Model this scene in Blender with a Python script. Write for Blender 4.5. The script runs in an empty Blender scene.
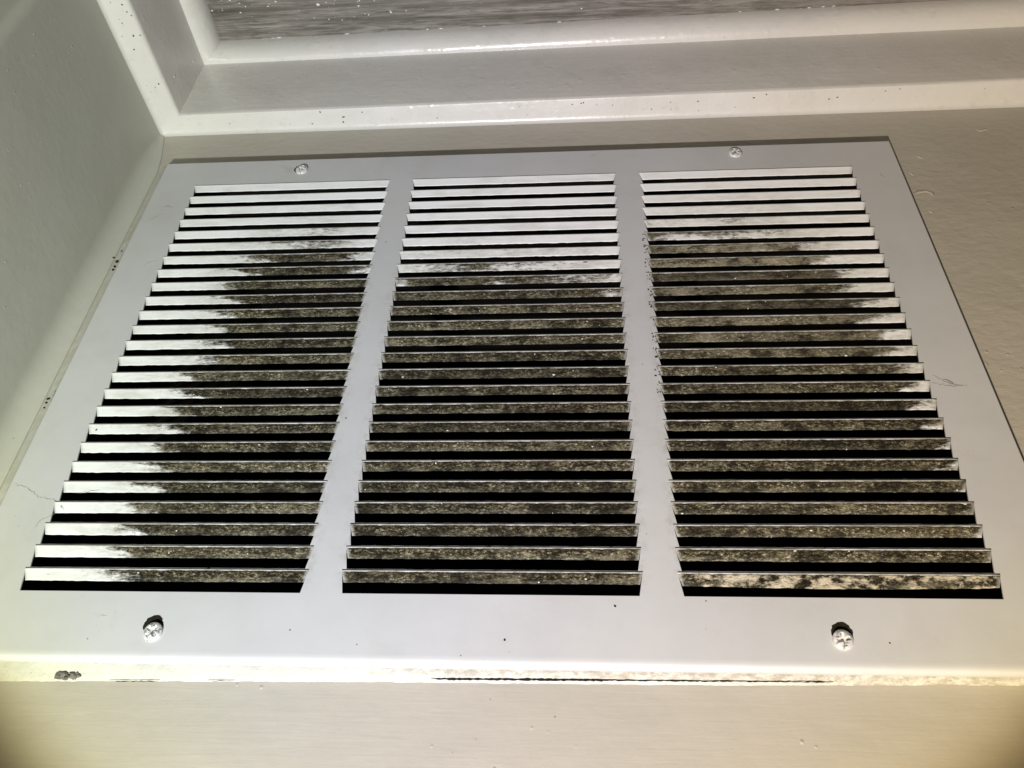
import bpy, bmesh, math, random
from mathutils import Vector, Matrix
from mathutils import noise as mnoise
random.seed(7)
S = bpy.context.scene
COL = S.collection

# ------------------------------------------------------------------ camera
cam_d = bpy.data.cameras.new('camera')
cam = bpy.data.objects.new('camera', cam_d); COL.objects.link(cam)
cam_d.sensor_fit = 'HORIZONTAL'; cam_d.sensor_width = 36.0
cam_d.lens = 803.592 * 36.0 / 1024.0
cam_d.clip_start = 0.01; cam_d.clip_end = 50
CR = Matrix(((-0.9972081412, 0.0645318861, -0.0375707174),
             (-0.0103906221, -0.6181658531, -0.7859790157),
             (-0.0739456428, -0.7833942901, 0.6171105478)))
cam.matrix_world = Matrix.Translation((-0.11331126, -0.36018273, 0.47339621)) @ CR.transposed().to_4x4()
S.camera = cam

# ------------------------------------------------------------------ dim room light
W = bpy.data.worlds.new('World'); S.world = W; W.use_nodes = True
bg = W.node_tree.nodes['Background']
bg.inputs[0].default_value = (0.92, 0.86, 0.72, 1); bg.inputs[1].default_value = 0.068

# ------------------------------------------------------------------ the hand lamp / phone torch above the grille
LP = Vector((0.0, -0.45, 0.95))
ld = bpy.data.lights.new('torch', 'SPOT'); lamp = bpy.data.objects.new('torch', ld); COL.objects.link(lamp)
lamp.location = LP
AX = Vector((-.087, .258, -.962)).normalized()
lamp.rotation_euler = AX.to_track_quat('-Z', 'Y').to_euler()
ld.energy = 46; ld.shadow_soft_size = 0.010
ld.spot_size = math.radians(59.3); ld.spot_blend = 0.14
# beam of the torch: cool white core, yellow fringe at the rim of the cone, slightly greener to one side than the other
ld.use_nodes = True
_t = ld.node_tree; _e = _t.nodes['Emission']
_g = _t.nodes.new('ShaderNodeNewGeometry')
def _dot(v):
    n = _t.nodes.new('ShaderNodeVectorMath'); n.operation = 'DOT_PRODUCT'; _t.links.new(_g.outputs['Incoming'], n.inputs[0]); n.inputs[1].default_value = v
    return n.outputs['Value']
def _ramp(f, lo, hi, stops):
    m = _t.nodes.new('ShaderNodeMapRange'); _t.links.new(f, m.inputs[0]); m.inputs[1].default_value = lo; m.inputs[2].default_value = hi
    n = _t.nodes.new('ShaderNodeValToRGB'); _t.links.new(m.outputs[0], n.inputs[0]); e = n.color_ramp.elements
    while len(e) < len(stops): e.new(.5)
    for q, (p, c) in zip(e, stops): q.position = p; q.color = (*c, 1)
    return n.outputs[0]
_rim = _ramp(_dot(tuple(AX)), math.cos(math.radians(30.2)), math.cos(math.radians(24.5)), [(0, (.6, .40, .10)), (.28, (1, .84, .45)), (.50, (1, .98, .82)), (1, (1, 1, 1))])
_side = _ramp(_dot((1, 0, 0)), -.45, .33, [(0, (1, .83, .60)), (.45, (1, .95, .97)), (.62, (.95, .97, 1)), (1, (.90, .96, .78))])
_m = _t.nodes.new('ShaderNodeMix'); _m.data_type = 'RGBA'; _m.blend_type = 'MULTIPLY'; _m.inputs[0].default_value = 1
_t.links.new(_rim, _m.inputs[6]); _t.links.new(_side, _m.inputs[7]); _t.links.new(_m.outputs[2], _e.inputs[0])

S.view_settings.view_transform = 'Standard'; S.view_settings.look = 'None'
S.view_settings.exposure = 0.0; S.view_settings.gamma = 1.0
S.view_settings.use_curve_mapping = False
S.render.engine = 'CYCLES'

# ------------------------------------------------------------------ node helpers
class NT:
    def __init__(s, name):
        s.m = bpy.data.materials.new(name); s.m.use_nodes = True
        s.t = s.m.node_tree; s.b = s.t.nodes['Principled BSDF']
        s.geo = s.t.nodes.new('ShaderNodeNewGeometry')
        s.xyz = s.t.nodes.new('ShaderNodeSeparateXYZ'); s.L(s.geo.outputs['Position'], s.xyz.inputs[0])
        s.X, s.Y, s.Z = s.xyz.outputs
    def L(s, a, b): s.t.links.new(a, b)
    def put(s, sock, v):
        if isinstance(v, bpy.types.NodeSocket): s.L(v, sock)
        elif isinstance(v, (tuple, list)) and len(v) == 3 and sock.type == 'RGBA': sock.default_value = (*v, 1)
        else: sock.default_value = v
    def math(s, op, a, b=0.0, c=0.0):
        n = s.t.nodes.new('ShaderNodeMath'); n.operation = op
        s.put(n.inputs[0], a); s.put(n.inputs[1], b); s.put(n.inputs[2], c)
        return n.outputs[0]
    def mr(s, v, a, b, c=0.0, d=1.0, smooth=False):
        n = s.t.nodes.new('ShaderNodeMapRange'); n.interpolation_type = 'SMOOTHSTEP' if smooth else 'LINEAR'
        s.put(n.inputs[0], v)
        for i, q in enumerate((a, b, c, d)): s.put(n.inputs[i + 1], q)
        return n.outputs[0]
    def noise(s, scale, detail=4, rough=0.5, sv=(1, 1, 1), dist=0.0, off=(0, 0, 0), kind='fac'):
        mp = s.t.nodes.new('ShaderNodeMapping'); s.L(s.geo.outputs['Position'], mp.inputs[0])
        mp.inputs['Scale'].default_value = sv; mp.inputs['Location'].default_value = off
        n = s.t.nodes.new('ShaderNodeTexNoise'); s.L(mp.outputs[0], n.inputs['Vector'])
        n.inputs['Scale'].default_value = scale; n.inputs['Detail'].default_value = detail
        n.inputs['Roughness'].default_value = rough; n.inputs['Distortion'].default_value = dist
        return n.outputs['Fac' if kind == 'fac' else 'Color']
    def voro(s, scale, sv=(1, 1, 1), off=(0, 0, 0), feat='F1'):
        mp = s.t.nodes.new('ShaderNodeMapping'); s.L(s.geo.outputs['Position'], mp.inputs[0])
        mp.inputs['Scale'].default_value = sv; mp.inputs['Location'].default_value = off
        n = s.t.nodes.new('ShaderNodeTexVoronoi'); n.feature = feat; s.L(mp.outputs[0], n.inputs['Vector'])
        n.inputs['Scale'].default_value = scale
        return n.outputs['Distance']
    def mix(s, f, a, b):
        n = s.t.nodes.new('ShaderNodeMix'); n.data_type = 'RGBA'
        s.put(n.inputs['Factor'], f); s.put(n.inputs[6], a); s.put(n.inputs[7], b)
        return n.outputs[2]
    def ramp(s, f, stops):
        n = s.t.nodes.new('ShaderNodeValToRGB'); s.L(f, n.inputs[0])
        e = n.color_ramp.elements
        while len(e) < len(stops): e.new(0.5)
        for q, (p, c) in zip(e, stops): q.position = p; q.color = (*c, 1)
        return n.outputs[0]
    def curve(s, v, lo, hi, pts, vlo, vhi):
        """value of a piecewise curve through pts [(v, out)...]"""
        f = s.mr(v, lo, hi)
        n = s.t.nodes.new('ShaderNodeFloatCurve'); s.L(f, n.inputs['Value'])
        c = n.mapping.curves[0]
        P = [((a - lo) / (hi - lo), (b - vlo) / (vhi - vlo)) for a, b in sorted(pts)]
        c.points[0].location = P[0]; c.points[-1].location = P[-1]
        for q in P[1:-1]: c.points.new(*q)
        n.mapping.update()
        return s.mr(n.outputs[0], 0, 1, vlo, vhi)
    def bump(s, h, strength, dist, prev=None):
        n = s.t.nodes.new('ShaderNodeBump'); s.put(n.inputs['Height'], h)
        n.inputs['Strength'].default_value = strength; n.inputs['Distance'].default_value = dist
        if prev is not None: s.L(prev, n.inputs['Normal'])
        return n.outputs[0]
    def done(s, col, rough, normal=None, spec=0.5, metal=0.0):
        s.put(s.b.inputs['Base Color'], col); s.put(s.b.inputs['Roughness'], rough)
        s.b.inputs['Specular IOR Level'].default_value = spec; s.put(s.b.inputs['Metallic'], metal)
        if normal is not None: s.L(normal, s.b.inputs['Normal'])
        return s.m

# ------------------------------------------------------------------ materials
def mat_plate():
    n = NT('enamel_white')
    a = n.noise(9, 4, .6); b = n.noise(60, 3, .6)
    col = n.mix(n.mr(a, .35, .7), (.625, .635, .645), (.56, .565, .57))
    col = n.mix(n.mr(n.noise(5, 3, .5, off=(3, 1, 2)), .5, .75, 0, .35), col, (.66, .65, .58))
    # rubbed grey smudges
    sm = n.math('MULTIPLY', n.mr(n.noise(26, 5, .65, (1, 1, 2.6), dist=.8, off=(1, 4, 2)), .63, .72), n.mr(n.noise(8, 2, .5, off=(8, 3, 3)), .5, .62))
    col = n.mix(n.math('MULTIPLY', sm, .55), col, (.38, .36, .31))
    fm = n.mr(n.noise(34, 6, .7, (1, 1, 1), dist=.6, off=(7, 4, 4)), .50, .72, 0, .20); col = n.mix(fm, col, (.47, .45, .40))
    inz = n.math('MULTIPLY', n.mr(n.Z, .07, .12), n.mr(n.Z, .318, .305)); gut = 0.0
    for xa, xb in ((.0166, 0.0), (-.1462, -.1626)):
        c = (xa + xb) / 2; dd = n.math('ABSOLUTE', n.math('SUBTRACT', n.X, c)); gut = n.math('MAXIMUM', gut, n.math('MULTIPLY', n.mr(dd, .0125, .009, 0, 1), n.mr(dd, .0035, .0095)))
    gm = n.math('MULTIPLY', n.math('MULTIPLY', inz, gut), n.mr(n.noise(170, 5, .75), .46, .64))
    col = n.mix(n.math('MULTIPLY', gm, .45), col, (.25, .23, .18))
    # fine dirt spots
    v = n.voro(210); ms = n.mr(n.noise(30, 2, .5, off=(5, 5, 5)), .60, .68)
    sp = n.math('MULTIPLY', n.mr(v, .05, .10, 1, 0), ms)
    col = n.mix(n.math('MULTIPLY', sp, .8), col, (.10, .08, .06))
    nm = n.bump(n.noise(240, 3, .6), .10, .0004); nm = n.bump(n.noise(11, 3, .5), .55, .0022, nm)
    return n.done(col, n.mr(b, .3, .7, .36, .5), nm, .5)

def mat_slat():
    n = NT('louvre_enamel_with_mould')
    uv = n.t.nodes.new('ShaderNodeUVMap'); sp = n.t.nodes.new('ShaderNodeSeparateXYZ'); n.L(uv.outputs[0], sp.inputs[0])
    V = sp.outputs[1]                                   # 0 at the fold, 1 at the free edge
    # distance inside the dirty patch, in metres
    xl = n.curve(n.Z, -.01, .33, [(-.01, .06), (.05, .085), (.07, .105), (.13, .112), (.16, .108), (.19, .114), (.24, .118), (.33, .121)], 0, .2)
    dl = n.math('SUBTRACT', xl, n.X)
    xr = n.curve(n.Z, -.01, .33, [(-.01, -.225), (.05, -.262), (.09, -.283), (.13, -.296), (.17, -.302), (.22, -.312), (.28, -.320), (.33, -.335)], -.4, 0)
    dr = n.math('SUBTRACT', n.X, xr)
    zt = n.curve(n.X, -.32, .18, [(-.32, .13), (-.29, .10), (-.25, .070), (-.20, .060), (-.165, .062), (-.145, .110), (-.12, .099), (-.07, .090), (-.02, .092), (0, .100), (.016, .088), (.04, .070), (.07, .060), (.10, .070), (.13, .09), (.18, .12)], 0, .16)
    dz = n.math('SUBTRACT', n.Z, zt)
    wob = n.math('SUBTRACT', n.noise(30, 4, .6, (.8, 1, 1.6)), .5)
    wob2 = n.math('SUBTRACT', n.noise(620, 4, .75, (.35, 1, 1)), .5)
    strk = n.math('SUBTRACT', n.noise(210, 5, .7, (.16, 1, 1), off=(3, 3, 1)), .5)      # long smears along the louvres
    lean = n.math('MULTIPLY', n.math('SUBTRACT', .42, V), .015)                          # soot reaches further along the fold than along the free edge
    def edge(d, w0, w1):
        q = n.math('ADD', n.math('ADD', d, lean), n.math('MULTIPLY', wob, (w0 + w1) * .9))
        return n.mr(q, -w0, w1, 0, 1, True)
    D = n.math('MULTIPLY', n.math('MULTIPLY', edge(dl, .022, .026), edge(dr, .018, .026)), edge(dz, .022, .026))
    g = n.math('ADD', n.math('MULTIPLY', wob2, 1.5), n.math('MULTIPLY', strk, 1.6))
    m = n.mr(n.math('ADD', D, n.math('MULTIPLY', g, n.mr(D, .75, 1, .62, .25))), .36, .66, 0, 1)
    m = n.math('MULTIPLY', m, n.mr(D, .02, .16))
    rim = n.mr(n.math('ADD', V, n.math('MULTIPLY', wob2, .16)), .13, .18)
    m = n.math('MULTIPLY', m, n.mr(rim, 0, 1, .03, 1))
    tip = n.mr(n.math('ADD', n.math('ABSOLUTE', n.math('SUBTRACT', sp.outputs[0], .5)), n.math('MULTIPLY', wob2, .03)), .487, .497, 1, .25)
    m = n.math('MULTIPLY', m, tip)
    fine = n.noise(1900, 2, .6, (.6, 1, 1)); mid = n.noise(950, 3, .75, (.5, 1, 1), off=(4, 2, 1)); big = n.noise(34, 4, .65, off=(3, 7, 1))
    brown = n.ramp(mid, [(.36, (.009, .0075, .005)), (.45, (.042, .034, .018)), (.52, (.135, .110, .056)), (.58, (.29, .245, .135)), (.66, (.66, .62, .48))])
    brown = n.mix(n.mr(fine, .46, .60, 0, .70), brown, (.018, .015, .010))
    brown = n.mix(n.mr(fine, .34, .26, 0, .85), brown, (.50, .47, .38))
    # greyer film along the free edge, blackest just under the fold
    low = n.math('MULTIPLY', n.mr(V, .58, .74), n.mr(mid, .38, .56, .25, 1))
    brown = n.mix(n.math('MULTIPLY', low, .38), brown, (.25, .27, .22))
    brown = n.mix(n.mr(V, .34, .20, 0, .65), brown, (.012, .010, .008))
    clump0 = n.noise(90, 5, .7, (.3, 1, 1), off=(2, 6, 7))
    up = n.mr(dz, 0, .07, .20, 0); brown = n.mix(n.math('MULTIPLY', up, .6), brown, (.30, .27, .19))
    brown = n.mix(n.mr(big, .44, .66, .0, .55), brown, (.016, .013, .009))
    brown = n.mix(n.mr(strk, .05, .18, 0, .38), brown, (.38, .34, .22))
    brown = n.mix(n.mr(strk, -.05, -.18, 0, .70), brown, (.010, .008, .006))
    rt = n.math('MULTIPLY', n.mr(n.X, -.150, -.19), n.mr(n.Z, .20, .07)); brown = n.mix(n.math('MULTIPLY', rt, n.mr(clump0, .40, .60, .15, .8)), brown, (.40, .365, .27))
    oi = n.t.nodes.new('ShaderNodeObjectInfo'); rnd = oi.outputs['Random']
    brown = n.mix(n.mr(rnd, .35, 1, 0, .62), brown, (.014, .0115, .008)); brown = n.mix(n.mr(rnd, .35, 0, 0, .07), brown, (.34, .30, .20))
    clump = n.noise(150, 4, .7, (.5, 1, 1), off=(6, 6, 1)); brown = n.mix(n.mr(clump, .50, .60, 0, .78), brown, (.012, .010, .007)); brown = n.mix(n.mr(clump, .42, .32, 0, .25), brown, (.40, .36, .25))
    ctr = n.math('MULTIPLY', n.mr(n.Z, .10, .19), n.mr(n.Z, .30, .21)); brown = n.mix(n.math('MULTIPLY', ctr, .12), brown, (.012, .010, .007))
    rs = n.mr(n.X, -.16, -.17); brt = n.math('MULTIPLY', n.math('MULTIPLY', rs, n.mr(n.Z, .300, .306)), n.mr(n.noise(230, 4, .7, (.5, 1, 1), off=(9, 9, 2)), .46, .60))
    brown = n.mix(n.math('MULTIPLY', brt, .9), brown, (.62, .56, .42))
    # patches showing enamel through
    thin = n.math('MULTIPLY', n.mr(strk, .10, .24), n.mr(wob2, .0, .12)); m = n.math('MULTIPLY', m, n.mr(thin, 0, 1, 1, .30))
    film = n.mr(n.noise(75, 5, .7, (.35, 1, 1.3), dist=.6, off=(2, 2, 8)), .48, .70)
    clean = n.mix(n.math('MULTIPLY', film, .50), (.79, .80, .80), (.46, .465, .39))
    spk = n.math('MULTIPLY', n.mr(n.voro(520), .10, .17, 1, 0), n.mr(n.noise(70, 3, .6, off=(6, 1, 1)), .55, .63))
    D2 = n.math('MULTIPLY', n.math('MULTIPLY', edge(dl, .050, .020), edge(dr, .075, .030)), edge(dz, .055, .020))
    haze = n.math('MULTIPLY', D2, n.mr(n.math('ADD', n.math('ADD', strk, wob2), .5), .32, .66, .15, 1))
    clean = n.mix(n.math('MULTIPLY', haze, .78), clean, (.27, .255, .18))
    clean = n.mix(n.math('MULTIPLY', n.math('MULTIPLY', D2, n.mr(strk, .10, .20)), n.mr(V, .45, .2)), clean, (.04, .034, .024))
    clean = n.mix(n.math('MULTIPLY', spk, .6), clean, (.12, .11, .07))
    col = n.mix(m, clean, brown)
    rough = n.mr(m, 0, 1, .42, .95)
    h = n.math('MULTIPLY', m, n.math('ADD', mid, fine))
    nm = n.bump(h, .8, .0007); nm = n.bump(film, .15, .0004, nm)
    mm = n.done(col, rough, nm, .5)
    n.L(n.mr(m, 0, 1, .5, .05), n.b.inputs['Specular IOR Level'])
    return mm

def mat_wall(name, base, base2, stroke, orient='x', rough=.5):
    n = NT(name)
    sv = (1, 1, 6) if orient == 'x' else (1, 1, 1)
    a = n.noise(6, 4, .6); col = n.mix(n.mr(a, .3, .7), base, base2)
    v = n.voro(130, off=(2, 2, 2)); sp = n.math('MULTIPLY', n.mr(v, .035, .07, 1, 0), n.mr(n.noise(12, 2, .5), .56, .62))
    col = n.mix(n.math('MULTIPLY', sp, .7), col, (.12, .10, .08))
    br = n.noise(60, 5, .6, (.30, 1, 5.0), dist=.5); pb = n.noise(120, 3, .5, (1, 1, 1.7), off=(4, 4, 4)); lump = n.noise(22, 3, .5, off=(1, 4, 4))
    up_ = n.mr(n.Z, .33, .36) if orient == 'x' else 0.0
    nm = n.bump(n.math('MULTIPLY', br, up_), stroke * .55, .0006)
    nm = n.bump(n.math('MULTIPLY', pb, n.math('SUBTRACT', 1.0, n.math('MULTIPLY', up_, .85))), stroke * (1.5 if orient == 'x' else .5), .0007, nm)
    nm = n.bump(lump, stroke * 1.1, .0030, nm)
    nib = n.math('MULTIPLY', n.mr(n.voro(95, (1, 1, 1), off=(5, 1, 3)), .10, .03), n.mr(n.noise(14, 2, .5, off=(3, 3, 9)), .57, .62))
    nm = n.bump(nib, .5, .0006, nm)
    nm = n.bump(n.noise(420, 2, .5), .10, .0005, nm)
    return n.done(col, n.mr(n.noise(25, 3, .5), .3, .7, rough - .07, rough + .1), nm, .5)

def mat_trim():
    n = NT('gloss_trim_paint')
    a = n.noise(7, 4, .6, (1, 1, 1)); col = n.mix(n.mr(a, .3, .7), (.72, .70, .665), (.66, .64, .605))
    col = n.mix(n.mr(n.noise(22, 5, .65, (1, 1, 1), dist=1.0, off=(2, 9, 4)), .52, .70, 0, .22), col, (.50, .48, .44))
    dust = n.mr(n.noise(240, 4, .7, (.5, .5, .5)), .60, .72, 0, .25)
    col = n.mix(dust, col, (.40, .37, .32))
    nm = n.bump(n.noise(26, 4, .55), .50, .0022); nm = n.bump(n.noise(150, 4, .6, (.12, 1, 3)), .35, .0004, nm); nm = n.bump(n.mr(n.voro(70, off=(3, 1, 2)), .20, .06), .35, .0004, nm); nm = n.bump(n.noise(300, 2, .5), .12, .0005, nm)
    return n.done(col, n.mr(n.noise(30, 3, .5), .3, .7, .24, .38), nm, .6)

def mat_wood():
    n = NT('grey_weathered_wood')
    g = n.noise(95, 6, .75, (.05, 1.6, 1), dist=.25); f = n.noise(420, 4, .7, (.10, 1, 1)); b = n.noise(14, 3, .5, (.4, 1, 1), off=(3, 1, 0))
    col = n.ramp(g, [(.30, (.070, .060, .050)), (.44, (.155, .138, .118)), (.56, (.26, .24, .215)), (.72, (.44, .42, .39))])
    col = n.mix(n.mr(f, .45, .62, 0, .65), col, (.075, .066, .056))
    col = n.mix(n.mr(b, .45, .7, 0, .4), col, (.27, .235, .20))
    wsh = n.math('MULTIPLY', n.mr(n.noise(160, 5, .75, (.5, 1, 1), off=(7, 3, 1)), .62, .70), n.mr(n.noise(18, 2, .5, off=(1, 2, 9)), .46, .6))
    col = n.mix(n.math('MULTIPLY', wsh, .7), col, (.52, .50, .46))
    nm = n.bump(f, .6, .0006); nm = n.bump(g, .5, .001, nm)
    return n.done(col, .62, nm, .4)

def mat_caulk():
    n = NT('old_caulk')
    a = n.noise(60, 5, .65, (.5, 1, 1)); col = n.mix(n.mr(a, .35, .65), (.62, .62, .56), (.53, .52, .46))
    # brown dust where the bead has peeled
    px = n.noise(34, 3, .6, off=(1.7, 0, 0)); pm = n.math('MULTIPLY', n.math('MAXIMUM', n.mr(n.X, -.212, -.24), n.math('MULTIPLY', n.mr(n.X, .0, -.05), n.mr(n.Z, .3540, .3528))), n.mr(n.noise(330, 4, .75, (.5, 1, 1)), .42, .58))
    col = n.mix(n.math('MULTIPLY', pm, .75), col, (.36, .31, .235))
    sp = n.mr(n.noise(700, 3, .7, (.6, 1, 1)), .66, .72)
    col = n.mix(n.math('MULTIPLY', sp, .6), col, (.16, .13, .09))
    nm = n.bump(n.noise(420, 4, .65), .6, .0007); nm = n.bump(n.noise(90, 3, .6), .5, .0014, nm)
    return n.done(col, .6, nm, .4)

def mat_flat(name, c, rough=.8, var=.3, spec=.3, scale=300, metal=0.0):
    n = NT(name)
    a = n.noise(scale, 4, .7); c2 = tuple(q * (1 - var) for q in c)
    return n.done(n.mix(n.mr(a, .35, .65), c, c2), rough, n.bump(a, .4, .0004), spec, metal)

def mat_screw():
    n = NT('paint_spattered_steel')
    a = n.noise(520, 4, .65); m = n.mr(a, .50, .60)
    col = n.mix(m, (.66, .66, .65), (.60, .60, .60))
    d = n.mr(n.noise(700, 3, .6, off=(3, 3, 3)), .60, .68); col = n.mix(n.math('MULTIPLY', d, .7), col, (.07, .06, .05))
    return n.done(col, n.mr(m, 0, 1, .28, .18), n.bump(a, .15, .0004), .5, n.mr(m, 0, 1, 0, .7))

M_plate = mat_plate(); M_slat = mat_slat(); M_trim = mat_trim(); M_wood = mat_wood(); M_caulk = mat_caulk(); M_screw = mat_screw()
M_wall = mat_wall('brushed_wall_paint', (.515, .48, .41), (.465, .435, .37), .42)
M_side = mat_wall('side_wall_paint', (.53, .53, .475), (.48, .485, .43), .26, 'a')
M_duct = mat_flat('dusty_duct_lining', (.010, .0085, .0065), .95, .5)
M_dirt_shade = mat_flat('black_grime_and_shade', (.030, .025, .018), .95, .5, .1)  # real grime, and the painted shade of caulk gaps and screws
M_chip = mat_flat('grey_plaster_crumb', (.26, .245, .22), .9, .6, .2)
M_fleck = mat_flat('white_paint_fleck', (.78, .77, .74), .5, .1)
M_speck = mat_flat('brown_speck', (.12, .09, .06), .8, .4, .2)
M_scuff = mat_flat('scuff_grime', (.47, .455, .40), .8, .4, .2)

# ------------------------------------------------------------------ object helpers
def tag(o, label=None, cat=None, group=None, kind=None):
    for k, v in (('label', label), ('category', cat), ('group', group), ('kind', kind)):
        if v: o[k] = v
    return o
def link(name, me, mat, parent=None):
    o = bpy.data.objects.new(name, me); COL.objects.link(o)
    if mat and not me.materials: me.materials.append(mat)
    if parent: o.parent = parent
    return o
def mesh(name, V, F, smooth=None):
    me = bpy.data.meshes.new(name); me.from_pydata(V, [], F); me.update()
    bm = bmesh.new(); bm.from_mesh(me); bmesh.ops.recalc_face_normals(bm, faces=bm.faces); bm.to_mesh(me); bm.free()
    if smooth:
        me.polygons.foreach_set('use_smooth', [True] * len(me.polygons)); me.set_sharp_from_angle(angle=math.radians(smooth))
    return me
def empty(name, loc=(0, 0, 0)):
    o = bpy.data.objects.new(name, None); o.empty_display_size = .02; COL.objects.link(o); o.location = loc; return o
def box(x0, x1, y0, y1, z0, z1):
    V = [(x, y, z) for x in (x0, x1) for y in (y0, y1) for z in (z0, z1)]
    return V, [(0, 1, 3, 2), (4, 6, 7, 5), (0, 4, 5, 1), (2, 3, 7, 6), (0, 2, 6, 4), (1, 5, 7, 3)]

YW = 0.0085                 # face of the wall; the face plate's front is at y = 0
XW = 0.217                 # face of the side wall
P = 0.0127                 # louvre pitch
COLS = [(.1631, .0166), (0.0, -.1462), (-.1626, -.3099)]
X0, X1, Z0, Z1 = .1935, -.342, -.0285, .3505

# ------------------------------------------------------------------ the setting
# wall with the duct opening
hx0, hx1, hz0, hz1 = .182, -.331, -.0262, .338
xs = [XW + .1, hx0, hx1, -1.4]; zs = [-.30, hz0, hz1, 1.6]
V = []; F = []
for j, z in enumerate(zs):
    for x in xs: V.append((x, YW, z))
for j in range(3):
    for i in range(3):
        if (i, j) != (1, 1): a = j * 4 + i; F.append((a, a + 1, a + 5, a + 4))
# reveal of the opening
b = len(V)
for (i, j) in ((1, 1), (2, 1), (2, 2), (1, 2)):
    x, y, z = V[j * 4 + i]; V.append((x, YW + .012, z))
ring = [5, 6, 10, 9]
for k in range(4): F.append((ring[k], ring[(k + 1) % 4], b + (k + 1) % 4, b + k))
wall = link('wall', mesh('wall', V, F), M_wall); tag(wall, kind='structure')

# duct box behind
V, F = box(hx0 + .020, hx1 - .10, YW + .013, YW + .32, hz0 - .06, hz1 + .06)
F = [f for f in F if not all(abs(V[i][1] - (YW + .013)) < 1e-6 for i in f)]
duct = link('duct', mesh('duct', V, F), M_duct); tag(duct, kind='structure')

# side wall with its rounded outer corner and rounded inner corner (plan outline swept up)
def side_outline(R):
    pts = []
    for k in range(9):
        a = math.radians(90 * k / 8); pts.append((XW - R + R * math.sin(a) - .0002, YW - R + R * math.cos(a) - .0004))
    for k in range(9):
        a = math.radians(90 * k / 8); r = .007; pts.append((XW + r - r * math.cos(a), -.1322 - r * math.sin(a)))
    pts.append((XW + .9, -.1392)); return pts
ye = -.1322
V = []; F = []
zz = [(-.30, .002), (-.078, .002), (-.066, .005), (-.050, .009), (-.030, .012), (.60, .012), (1.6, .012)]
for z, R in zz:
    for x, y in side_outline(R): V.append((x, y, z))
n_ = len(side_outline(.01))
for j in range(len(zz) - 1):
    for i in range(n_ - 1): a = j * n_ + i; F.append((a, a + 1, a + n_ + 1, a + n_))
side = link('side_wall', mesh('side_wall', V, F, 50), M_side); tag(side, kind='structure')

# skirting: profile (outward fraction s, z); offset is 19 mm off the side wall and 13 mm off the grille wall
def sweep(name, prof, mat, dens=1):
    V = []; F = []
    stations = []
    N = 90
    for tl, tb, z in prof:
        row = []
        cx, cy = XW - tl, (YW if tb < .004 else .0075) - tb
        ox, oy = XW - tl, ye - .007 - tb
        ext = .0038 * min(1, max(0, tb) / .0145) + .0052 * min(1, max(0, (tb - .0146) / .0104))   # board and shoe sit further out along the run
        for k in range(N + 1): xx = -1.4 + (cx + 1.4) * k / N; row.append((xx, cy - ext * (cx - xx) / .66, z))
        for k in range(1, 21): row.append((cx, cy + (oy - cy) * k / 20, z))
        row.append((XW + .9, oy, z))
        stations.append(row)
    m = len(stations[0])
    for r in stations:
        for (x, y, z) in r:
            w = mnoise.noise(Vector((x * 9, y * 9, z * 30))) * .0004
            V.append((x, y, z + w))
    for i in range(len(prof) - 1):
        for k in range(m - 1): F.append((i * m + k, i * m + k + 1, (i + 1) * m + k + 1, (i + 1) * m + k))
    return link(name, mesh(name, V, F, 38), mat)
fl = -.176
base = sweep('skirting_board', [(-.0005, -.0005, -.0752), (.0002, .0002, -.0768), (.0010, .0009, -.0781), (.0026, .0024, -.0790), (.0045, .0036, -.0794),
    (.0165, .0124, -.0820), (.0182, .0137, -.0826), (.0192, .0143, -.0838), (.0195, .0145, -.0855), (.0195, .0145, -.120), (.0195, .0145, fl + .002)], M_trim)
tag(base, kind='structure')
prof = []
for k in range(9):
    a = math.radians(90 * k / 8); prof.append((.0191 + .0134 * math.sin(a), .0140 + .0104 * math.sin(a), -.1570 - .0175 * (1 - math.cos(a)) + .0005))
prof.append((prof[-1][0], prof[-1][1], fl))
shoe = sweep('shoe_moulding', prof, M_trim); tag(shoe, kind='structure')

# floor boards
floor = empty('floor'); tag(floor, kind='structure')
ya = YW - .004; wdt = .112
for k in range(9):
    y1 = ya - k * (wdt + .0012); V, F = box(-1.4, XW + .9, y1 - wdt, y1, fl - .018, fl)
    link('floorboard', mesh('floorboard', V, F), M_wood, floor)
V, F = box(-1.5, XW + 1.0, ya - 1.6, ya + .02, fl - .06, fl - .0182); s_ = link('subfloor', mesh('subfloor', V, F), M_duct, floor)

# ------------------------------------------------------------------ the grille
G = empty('vent_grille')
tag(G, 'white metal louvred wall grille, three columns of slats blackened by mould', 'vent grille')

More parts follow.
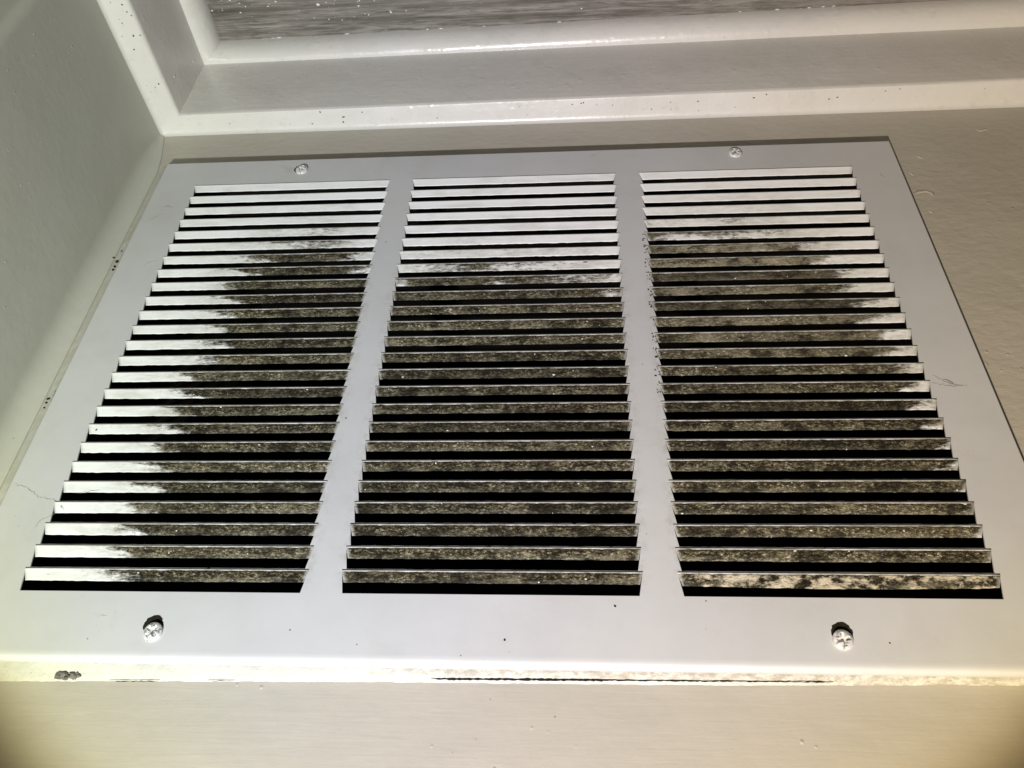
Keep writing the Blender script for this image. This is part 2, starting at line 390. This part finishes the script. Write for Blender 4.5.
def zr(k): return k * P
RIB = .0006; INS = .0021
def build_plate():
    bm = bmesh.new(); cache = {}
    def v(x, z, y=0.0):
        key = (round(x, 6), round(y, 6), round(z, 6))
        if key not in cache: cache[key] = bm.verts.new((x, y, z))
        return cache[key]
    def f(*q):
        if len(set(q)) > 2: bm.faces.new(q)
    zb0, zb1 = 0.0, 24 * P + P - RIB
    fx0, fx1, fz0, fz1 = X0 - .0009, X1 + .0009, Z0 + .0009, Z1 - .0042
    edges_x = [c for p in COLS for c in p]
    for k in range(25):
        za, zb = zr(k), zr(k) + P - RIB
        segs = [(fx0, COLS[0][0], fx0, COLS[0][0] - INS), (COLS[0][1], COLS[1][0], COLS[0][1] + INS, COLS[1][0] - INS),
                (COLS[1][1], COLS[2][0], COLS[1][1] + INS, COLS[2][0] - INS), (COLS[2][1], fx1, COLS[2][1] + INS, fx1)]
        for a, b_, c, d in segs: f(v(a, za), v(b_, za), v(d, zb), v(c, zb))
        if k < 24:
            zc = zr(k + 1)
            top = [fx0]; bot = [fx0]
            for (l, r) in COLS: bot += [l - INS, r + INS]; top += [l, r]
            bot.append(fx1); top.append(fx1)
            for i in range(7): f(v(bot[i], zb), v(bot[i + 1], zb), v(top[i + 1], zc), v(top[i], zc))
    # margins above and below the louvres
    top = [fx0] + edges_x + [fx1]; nxs = top
    def sag(x): return 0.0
    for i in range(7): f(v(nxs[i], fz0), v(nxs[i + 1], fz0), v(top[i + 1], 0.0), v(top[i], 0.0))
    bot = [fx0]
    for (l, r) in COLS: bot += [l - INS, r + INS]
    bot.append(fx1)
    for i in range(7): f(v(bot[i], zb1), v(bot[i + 1], zb1), v(nxs[i + 1], fz1), v(nxs[i], fz1))
    # rolled rim down to the wall, all four sides
    perim = [v(x, fz0) for x in nxs]
    right = [v(fx1, zr(k) + d) for k in range(25) for d in (0.0, P - RIB)]
    perim += [q for q in right if q is not perim[-1]]
    perim += [v(x, fz1) for x in reversed(nxs)]
    left = [v(fx0, zr(k) + d) for k in range(24, -1, -1) for d in (P - RIB, 0.0)]
    perim += left
    seen = []; [seen.append(q) for q in perim if q not in seen]; perim = seen
    prev = perim
    for dd, yy, d1 in ((.0006, .00005, .0012), (.0012, .0002, .0022), (.0017, .0006, .0031), (.0020, .0013, .0037), (.0022, .0026, .0041), (.0022, YW - .0002, .0042)):
        cur = []
        for q in perim:
            x, y, z = q.co; e_ = dd * .41
            nx = x + (e_ if abs(x - fx0) < 1e-6 else 0) - (e_ if abs(x - fx1) < 1e-6 else 0)
            nz = z - (e_ if abs(z - fz0) < 1e-6 else 0) + (d1 if abs(z - fz1) < 1e-6 else 0)
            cur.append(bm.verts.new((nx, yy, nz)))
        m = len(perim)
        for i in range(m): bm.faces.new((prev[i], prev[(i + 1) % m], cur[(i + 1) % m], cur[i]))
        prev = cur
    bmesh.ops.recalc_face_normals(bm, faces=bm.faces)
    me = bpy.data.meshes.new('face_plate'); bm.to_mesh(me); bm.free()
    me.polygons.foreach_set('use_smooth', [abs(q.normal.y) < .9995 for q in me.polygons])
    return me
pm = build_plate()
fn = min(pm.polygons, key=lambda q: -q.area)
if fn.normal.y > 0: pm.flip_normals()
plate = link('face_plate', pm, M_plate, G)
so = plate.modifiers.new('thickness', 'SOLIDIFY'); so.thickness = .0008; so.offset = -1

# louvres
TH = math.radians(18.5); SL = .0054
def build_slat(k, c, dirt):
    xa, xb = COLS[c]; z0 = zr(k) + .0008
    prof = [(-.00068, -.00003), (-.00060, -.00052), (-.00015, -.00050), (.0003, -.00028), (.0009, -.00004)]
    L = SL + random.uniform(-.00015, .00015)
    th = TH + math.radians(random.uniform(-1.5, 1.5))
    for s in (.3, .6, .85, 1.0): prof.append((.0009 + (L - .0009) * s * math.cos(th), -.00004 + (L - .0009) * s * math.sin(th)))
    N = 64; V = []; UV = []
    bow = .0009 if (c == 2 and k == 24) else random.uniform(-.00015, .0002)
    for j, (dz, dy) in enumerate(prof):
        t = max(0, dz) / (L * math.cos(th)); ins = INS * .62 * t + (.00012 if j > 1 else .0)
        for i in range(N + 1):
            u = i / N; x = (xa - ins) + ((xb + ins) - (xa - ins)) * u
            nn = mnoise.noise(Vector((x * 160, k * 3.1 + j * .15, c * 7.7))); n2 = mnoise.noise(Vector((x * 700, k * 5.3, c * 2.7 + j)))
            w = bow * math.sin(math.pi * u) * t
            e = (nn * .00010 + n2 * .00010 * dirt) * (1 if t > .1 else .3)
            if t >= .999: e += n2 * .00012 * dirt + nn * .00006
            V.append((x, dy + e * .5 + w * .3, z0 + dz + e + w)); UV.append((u, min(1, max(0, j and (dz + .00068) / (prof[-1][0] + .00068)))))
    F = []
    for j in range(len(prof) - 1):
        for i in range(N): a = j * (N + 1) + i; F.append((a, a + 1, a + N + 2, a + N + 1))
    me = bpy.data.meshes.new('louvre'); me.from_pydata(V, [], F); me.update()
    if me.polygons[0].normal.y > 0: me.flip_normals()
    ul = me.uv_layers.new(name='UVMap')
    for lp in me.loops: ul.data[lp.index].uv = UV[lp.vertex_index]
    me.polygons.foreach_set('use_smooth', [True] * len(me.polygons))
    o = link('louvre', me, M_slat, G)
    sm = o.modifiers.new('thickness', 'SOLIDIFY'); sm.thickness = .0004; sm.offset = -1
    return o
for c in range(3):
    for k in range(25):
        o = build_slat(k, c, 0.25 if k < 5 else 1.0)

# mould crust: small ragged tufts hanging on louvre rims and along the jagged side of the right column
def blob(V, F, c, r, flat=1.0, seg=6, ax=(0, -1, 0), stretch=1.0):
    """low irregular lump sitting on a surface whose outward normal is ax"""
    n = Vector(ax).normalized(); u = Vector((1, 0, 0)) if abs(n.x) < .9 else Vector((0, 0, 1)); w = n.cross(u).normalized(); u = w.cross(n)
    c = Vector(c); b0 = len(V); ph = random.random() * 6
    rr = [r * random.uniform(.55, 1.25) for _ in range(seg)]
    for k in range(seg): a = ph + 2 * math.pi * k / seg; V.append(tuple(c + u * rr[k] * math.cos(a) * stretch + w * rr[k] * math.sin(a)))
    for k in range(seg): a = ph + 2 * math.pi * k / seg; V.append(tuple(c + u * rr[k] * .6 * math.cos(a) * stretch + w * rr[k] * .6 * math.sin(a) + n * r * flat * random.uniform(.6, 1)))
    V.append(tuple(c + n * r * flat * 1.1))
    for k in range(seg):
        k2 = (k + 1) % seg; F.append((b0 + k, b0 + k2, b0 + seg + k2, b0 + seg + k)); F.append((b0 + seg + k, b0 + seg + k2, b0 + 2 * seg))
V = []; F = []
for c in range(3):
    xa, xb = COLS[c]
    for k in range(4, 25):
        for _ in range(8):
            x = random.uniform(xb + .004, xa - .004)
            if c == 0 and x > .105 + random.uniform(-.015, .01): continue
            if k < 7 and (c == 1 or random.random() < .6): continue
            if c == 2 and x < -.27: continue
            blob(V, F, (x, -.0001, zr(k) + random.uniform(-.0002, .0016)), random.uniform(.00025, .0006), .5, 5, (0, -1, .4), random.uniform(1, 3.5))
for k in range(5, 16):                       # crumbs beside the openings of the right column
    for _ in range(9): blob(V, F, (COLS[2][0] + random.uniform(-.0008, .0018), -.0001, zr(k) + random.uniform(-.001, .0075)), random.uniform(.0003, .0007), .4, 5, (0, -1, 0), random.uniform(.5, 1.1))
o = link('mould_crust', mesh('mould_crust', V, F), M_dirt_shade, G); o['kind'] = 'stuff'
# pale lint and flaked enamel on the dirty louvres
V = []; F = []
for _ in range(120):
    c = random.randrange(3); k = random.randrange(6, 25); xa, xb = COLS[c]; x = random.uniform(xb + .004, xa - .004); s = random.uniform(.0004, .0058)
    blob(V, F, (x, s * math.sin(TH) - .0006, zr(k) + .0006 + s * math.cos(TH)), random.uniform(.00015, .00045), .35, 5, (0, -math.cos(TH), math.sin(TH)), random.uniform(.8, 2.2))
o = link('lint_flecks', mesh('lint_flecks', V, F), M_fleck, G); o['kind'] = 'stuff'

# screws: pan heads with a cross recess
def screw_mesh():
    V = []; F = []; NR = 26; NA = 72; R_ = .0046; H = .0024
    for i in range(NR + 1):
        r = R_ * (i / NR) ** .8
        for j in range(NA):
            a = 2 * math.pi * j / NA; x, z = r * math.cos(a), r * math.sin(a)
            y = H * (1 - (r / R_) ** 3.2 * .55)
            if i == NR: y = H * .38
            q = min(abs(x), abs(z)); l = max(abs(x), abs(z))
            if l < .0031: y -= .0019 * (1 - l / .0042) * max(0, min(1, (.00095 - q) / .0003))
            y += mnoise.noise(Vector((x * 400, z * 400, 2))) * .00012
            V.append((x, -y, z))
    for i in range(NR):
        for j in range(NA): F.append((i * NA + j, i * NA + (j + 1) % NA, (i + 1) * NA + (j + 1) % NA, (i + 1) * NA + j))
    b0 = len(V)
    for j in range(NA): a = 2 * math.pi * j / NA; V.append((R_ * .97 * math.cos(a), .0001, R_ * .97 * math.sin(a)))
    for j in range(NA): F.append((NR * NA + j, NR * NA + (j + 1) % NA, b0 + (j + 1) % NA, b0 + j))
    bm = bmesh.new(); me = bpy.data.meshes.new('screw'); me.from_pydata(V, [], F); bm.from_mesh(me)
    bmesh.ops.remove_doubles(bm, verts=bm.verts, dist=1e-6); bmesh.ops.recalc_face_normals(bm, faces=bm.faces); bm.to_mesh(me); bm.free()
    me.polygons.foreach_set('use_smooth', [True] * len(me.polygons)); me.set_sharp_from_angle(angle=math.radians(40))
    return me
SM = screw_mesh(); SM.materials.append(M_screw)
def hole_shade_mesh():  # dark disc set off the head: slot hole and painted screw shadow in one
    V = [(0, -.00012, 0)]; F = []
    for j in range(28):
        a = 2 * math.pi * j / 28; r = .0046 * random.uniform(.94, 1.08); V.append((r * math.cos(a), -.00012, r * 1.0 * math.sin(a)))
    for j in range(28): F.append((0, 1 + j, 1 + (j + 1) % 28))
    return mesh('screw_hole_shade', V, F)
HM = hole_shade_mesh(); HM.materials.append(M_dirt_shade)
for (x, z, a, dz, tx) in ((.0852, -.0150, .5, -.0014, 0.12), (-.2322, -.0190, 1.1, -.0014, -.1), (.0855, .3372, .75, -.0036, .14), (-.2324, .3368, 1.35, -.0036, -.12)):
    s = bpy.data.objects.new('screw', SM); COL.objects.link(s); s.parent = G; s.location = (x, 0, z); s.rotation_euler = (tx, a, 0)
    s.rotation_mode = 'YXZ'; s.rotation_euler = (-.10, a, tx * .6)
    h = bpy.data.objects.new('screw_hole_shade', HM); COL.objects.link(h); h.parent = s
    h.matrix_parent_inverse = Matrix(); h.rotation_mode = 'YXZ'
    Mi = Matrix.Translation((0, 0, 0))
    sm = Matrix.LocRotScale(Vector((x, 0, z)), s.rotation_euler.to_quaternion(), None)
    h.matrix_basis = sm.inverted() @ Matrix.Translation((x + (.0014 if x > 0 else -.0004), 0, z + dz))

# thin curved marks on the plate
def ribbon(name, pts, w, mat, parent, y=-.00008, jag=.0006, lift=.00006):
    P3 = []
    for (a, b) in zip(pts[:-1], pts[1:]):
        n = max(2, int(math.dist(a, b) / .0012))
        for k in range(n): P3.append((a[0] + (b[0] - a[0]) * k / n + random.uniform(-1, 1) * jag, a[1] + (b[1] - a[1]) * k / n + random.uniform(-1, 1) * jag))
    V = []; F = []
    for i, (x, z) in enumerate(P3):
        j = min(i, len(P3) - 2); d = Vector((P3[j + 1][0] - P3[j][0], P3[j + 1][1] - P3[j][1])).normalized()
        ww = w * random.uniform(.3, 1) * min(1, (i + .5) / 4, (len(P3) - i - .5) / 4)
        V += [(x - d.y * ww / 2, y, z + d.x * ww / 2), (x, y - lift, z), (x + d.y * ww / 2, y, z - d.x * ww / 2)]
    for i in range(len(P3) - 1):
        a = i * 3; F += [(a, a + 3, a + 4, a + 1), (a + 1, a + 4, a + 5, a + 2)]
    return link(name, mesh(name, V, F), mat, parent)
def pl(*px):   # pixel read off the photograph -> point on the plate front (its own plane, real size)
    out = []
    C = Vector((-0.11331126, -0.36018273, 0.47339621))
    for (u, v) in px:
        d = CR.transposed() @ Vector(((u - 512) / 803.592, -(v - 384) / 803.592, -1)); t = -C.y / d.y; q = C + d * t; out.append((q.x, q.z))
    return out
ribbon('hairline_crack', pl((14, 484), (28, 488), (38, 497), (56, 500), (66, 512)), .0005, M_scuff, G)
ribbon('hairline_crack', pl((78, 492), (98, 489), (106, 485), (120, 487)), .0004, M_scuff, G, y=.0009)
ribbon('scuff_mark', pl((932, 375), (944, 381), (958, 386), (970, 385)), .0011, M_scuff, G)
ribbon('scuff_mark', pl((944, 379), (956, 384)), .0012, M_dirt_shade, G, y=-.00016)
ribbon('scuff_mark', pl((930, 383), (945, 385), (962, 387)), .0009, M_scuff, G)
ribbon('scuff_mark', pl((878, 171), (882, 175), (886, 180)), .0009, M_scuff, G)
ribbon('scuff_mark', pl((162, 207), (168, 206), (174, 208)), .0016, M_scuff, G)
ribbon('scuff_mark', pl((145, 222), (155, 217), (165, 213)), .0005, M_scuff, G)
ribbon('scuff_mark', pl((160, 260), (150, 262), (140, 268)), .0005, M_scuff, G)
ribbon('scuff_mark', pl((98, 616), (104, 615), (109, 618)), .0005, M_scuff, G)
ribbon('scuff_mark', pl((30, 532), (42, 520), (58, 512)), .0006, M_scuff, G)
V = []; F = []
for q in pl((706, 601), (890, 643), (346, 418), (386, 242), (96, 430), (660, 340), (290, 630), (505, 640), (615, 606)):
    blob(V, F, (q[0], 0, q[1]), random.uniform(.0004, .0008), .5, 6)
link('grime_spot', mesh('grime_spot', V, F), M_dirt_shade, G)['kind'] = 'stuff'

# ------------------------------------------------------------------ caulk along the upper rim (bottom of the picture) and down the corner
def caulk_bead(name, pts, prof, mat, parent, amp, seed):
    """bead swept along points (x, y, z); prof = [(across, out)], across follows +z or +x"""
    V = []; F = []; n = len(prof)
    for i, (p, across, out) in enumerate(pts):
        for j, (a, o_) in enumerate(prof):
            e = mnoise.noise(Vector((i * .11 + seed, j * .9, seed))) * amp + mnoise.noise(Vector((i * .6 + seed, j * 1.7, seed))) * amp * .5
            q = Vector(p) + Vector(across) * (a + (e if 0 < j else 0)) + Vector(out) * max(.00005, o_ + e * .5)
            V.append(tuple(q))
    for i in range(len(pts) - 1):
        for j in range(n - 1): a = i * n + j; F.append((a, a + 1, a + n + 1, a + n))
    return link(name, mesh(name, V, F, 60), mat, parent)
CK = empty('caulk_bead'); tag(CK, 'cracked yellowed caulk bead along the long grille rim, bottom of the photo', 'caulk')
N = 520; V = []; F = []
CP = [(.0, .0030), (.16, .0030), (.40, .0023), (.66, .0016), (.86, .0009), (1.0, .0)]
def cw(x):                                              # the bead narrows along its length
    K = [(.21, .0088), (.156, .0082), (-.034, .0055), (-.169, .0046), (-.300, .0024), (-.40, .0015)]
    for (xa, wa), (xb, wb) in zip(K[:-1], K[1:]):
        if x >= xb: t = (xa - x) / (xa - xb); return wa + (wb - wa) * min(1, max(0, t))
    return K[-1][1]
for i in range(N + 1):
    x = .204 - .604 * i / N; w = cw(x)
    for j, (a, o_) in enumerate(CP):
        e = mnoise.noise(Vector((x * 130, j * .9, 3.1))) * .00045 + mnoise.noise(Vector((x * 600, j * 1.7, 1.1))) * .00028
        V.append((x, YW - max(.00005, o_ + e * .6), Z1 - .0002 + w * a + (e if j else 0)))
nc = len(CP)
for i in range(N):
    for j in range(nc - 1): a = i * nc + j; F.append((a, a + 1, a + nc + 1, a + nc))
link('caulk_strip', mesh('caulk_strip', V, F, 60), M_caulk, CK)
ribs = [((.104, .3580), (.078, .3576), .0005), ((.056, .3571), (.042, .3568), .0004), ((-.048, .3547), (-.130, .3540), .0013), ((-.112, .3541), (-.228, .3531), .0008)]  # dark strips laid on the bead, painting the shade inside its cracks
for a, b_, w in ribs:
    r_ = ribbon('crack_shade_strip', [a, b_], w, M_dirt_shade, CK, y=YW - (.0013 if a[0] > 0 else .0019), jag=.00014, lift=.0002)
V = []; F = []
for _ in range(26):
    x = .124 + random.uniform(-.0052, .0052); blob(V, F, (x, YW - .0022, .3560 + random.uniform(-.0014, .0014)), random.uniform(.0007, .0014), .7, 7, (0, -1, .5), random.uniform(1, 2))
crumb = link('plaster_crumb', mesh('plaster_crumb', V, F), M_chip); tag(crumb, 'small dark grey crumb stuck in the caulk near the lower left of the photo', 'debris')

CS = empty('corner_caulk'); tag(CS, 'thin painted caulk line between the side wall and the short edge of the grille', 'caulk')
pts = []
for i in range(240):
    z = -.034 + (.40 + .034) * i / 239
    pts.append(((X0 + .0002, YW, z), (1, 0, 0), (0, -1, 0)))
caulk_bead('caulk_strip', pts, [(0, .0052), (.0010, .0056), (.0022, .0044), (.0045, .0024), (.007, .0014), (.0095, .0004)], M_side, CS, .0008, 8.2)
V = []; F = []
for (u, v) in ((45, 403), (43, 408), (47, 399), (116, 262), (114, 267), (113, 258), (112, 270)):
    q = pl((u, v))[0]; blob(V, F, (q[0] - .001, -.0003, q[1]), random.uniform(.0008, .0014), .7, 6)
link('grime_spot', mesh('grime_spot', V, F), M_dirt_shade, CS)['kind'] = 'stuff'

# ------------------------------------------------------------------ drips, specks and flecks
def onwall(u, v, y=YW):
    C = Vector((-0.11331126, -0.36018273, 0.47339621)); d = CR.transposed() @ Vector(((u - 512) / 803.592, -(v - 384) / 803.592, -1)); t = (y - C.y) / d.y; return C + d * t
def drip(path, w, parent, mat, h=.0006):
    V = []; F = []; K = 7
    P_ = [onwall(*q) for q in path]; n = len(P_)
    for i, p in enumerate(P_):
        d = (P_[min(i + 1, n - 1)] - P_[max(i - 1, 0)]).normalized(); s = Vector((0, 1, 0)).cross(d)
        ww = w * (.25 if i in (0, n - 1) else random.uniform(.8, 1.1))
        for k in range(K): a = math.pi * k / (K - 1); V.append(tuple(p + s * ww * math.cos(a) + Vector((0, -1, 0)) * h * math.sin(a) * (.3 if i in (0, n - 1) else 1) + Vector((0, .0002, 0))))
    for i in range(n - 1):
        for k in range(K - 1): a = i * K + k; F.append((a, a + 1, a + K + 1, a + K))
    return link('paint_drip', mesh('paint_drip', V, F, 80), mat, parent)
for path, w in (([(913, 195), (918, 192), (926, 191), (932, 193), (934, 197)], .0012), ([(915, 156), (920, 157), (925, 159)], .0010), ([(908, 172), (912, 174), (915, 176)], .0009),
                ([(928, 211), (931, 212), (934, 213)], .0008), ([(974, 128), (980, 131), (986, 129), (990, 132)], .0008), ([(985, 360), (986, 364), (987, 369)], .0014)):
    drip(path, w * 1.35, wall, M_wall)
# specks on the ledges
V = []; F = []
for _ in range(38):
    s = random.random(); x = random.uniform(-.48, .19); blob(V, F, (x, YW - .0036 - .0095 * s - .0038 * s * (.2 - x) / .66, -.0793 - .0026 * s), random.uniform(.0002, .0007), .5, 6, (0, -.2, 1), random.uniform(.8, 2))
for _ in range(22):
    s = random.random(); y = random.uniform(-.14, -.01); blob(V, F, (XW - .0045 - .0125 * s, y, -.0793 - .0026 * s), random.uniform(.0003, .0008), .5, 6, (-.2, 0, 1))
specks = link('dirt_specks', mesh('dirt_specks', V, F), M_speck); tag(specks, kind='stuff')
V = []; F = []
for _ in range(24):
    x = random.uniform(-.45, .17); a = random.random() * 1.3; blob(V, F, (x, YW - .0140 - .0104 * math.sin(a) - (.0038 + .0052 * math.sin(a)) * (.19 - x) / .66, -.1565 - .0175 * (1 - math.cos(a))), random.uniform(.0003, .0008), .4, 6, (0, -math.sin(a), math.cos(a)), random.uniform(1, 3))
link('dust_specks', mesh('dust_specks', V, F), M_scuff)['kind'] = 'stuff'
V = []; F = []
for _ in range(230):
    x = random.uniform(-.34, .185); y = -.030 - random.random() ** .9 * .070
    if random.random() < .5: x = random.uniform(.05, .18)
    blob(V, F, (x, y, fl), random.uniform(.0002, .0007) * (2.0 if random.random() < .1 else 1), .2, 7, (0, 0, 1), random.uniform(.7, 1.8))
for _ in range(40):      # paint smeared over the joint with the moulding
    x = random.uniform(-.34, .185); blob(V, F, (x, YW - .0246 - .0090 * (.18 - x) / .66 - random.uniform(0, .0012), fl), random.uniform(.0002, .0005), .3, 6, (0, 0, 1), random.uniform(2, 6))
link('paint_flecks', mesh('paint_flecks', V, F), M_fleck)['kind'] = 'stuff'
# bumps and nicks under the gloss paint
V = []; F = []
for (x, z) in ((-.330, -.104), (-.340, -.103), (.150, -.148), (.168, -.093), (.1675, -.096), (-.05, -.11)):
    blob(V, F, (x, YW - .0145 - .0038 * (.19 - x) / .66, z), random.uniform(.0010, .0018), .5, 8, (0, -1, 0))
for (y, z) in ((-.02, -.14), (-.03, -.10)): blob(V, F, (XW - .0195, y, z), .0012, .5, 8, (-1, 0, 0))
link('paint_nib', mesh('paint_nib', V, F, 80), M_trim, base)['kind'] = 'stuff'
V = []; F = []
for _ in range(120):
    y = random.uniform(-.125, -.015); z = random.uniform(-.06, .33); blob(V, F, (XW + .0001, y, z), random.uniform(.0003, .0010), .4, 6, (-1, 0, 0), random.uniform(.7, 2.2))
link('paint_nib', mesh('paint_nib', V, F, 80), M_side, side)['kind'] = 'stuff'
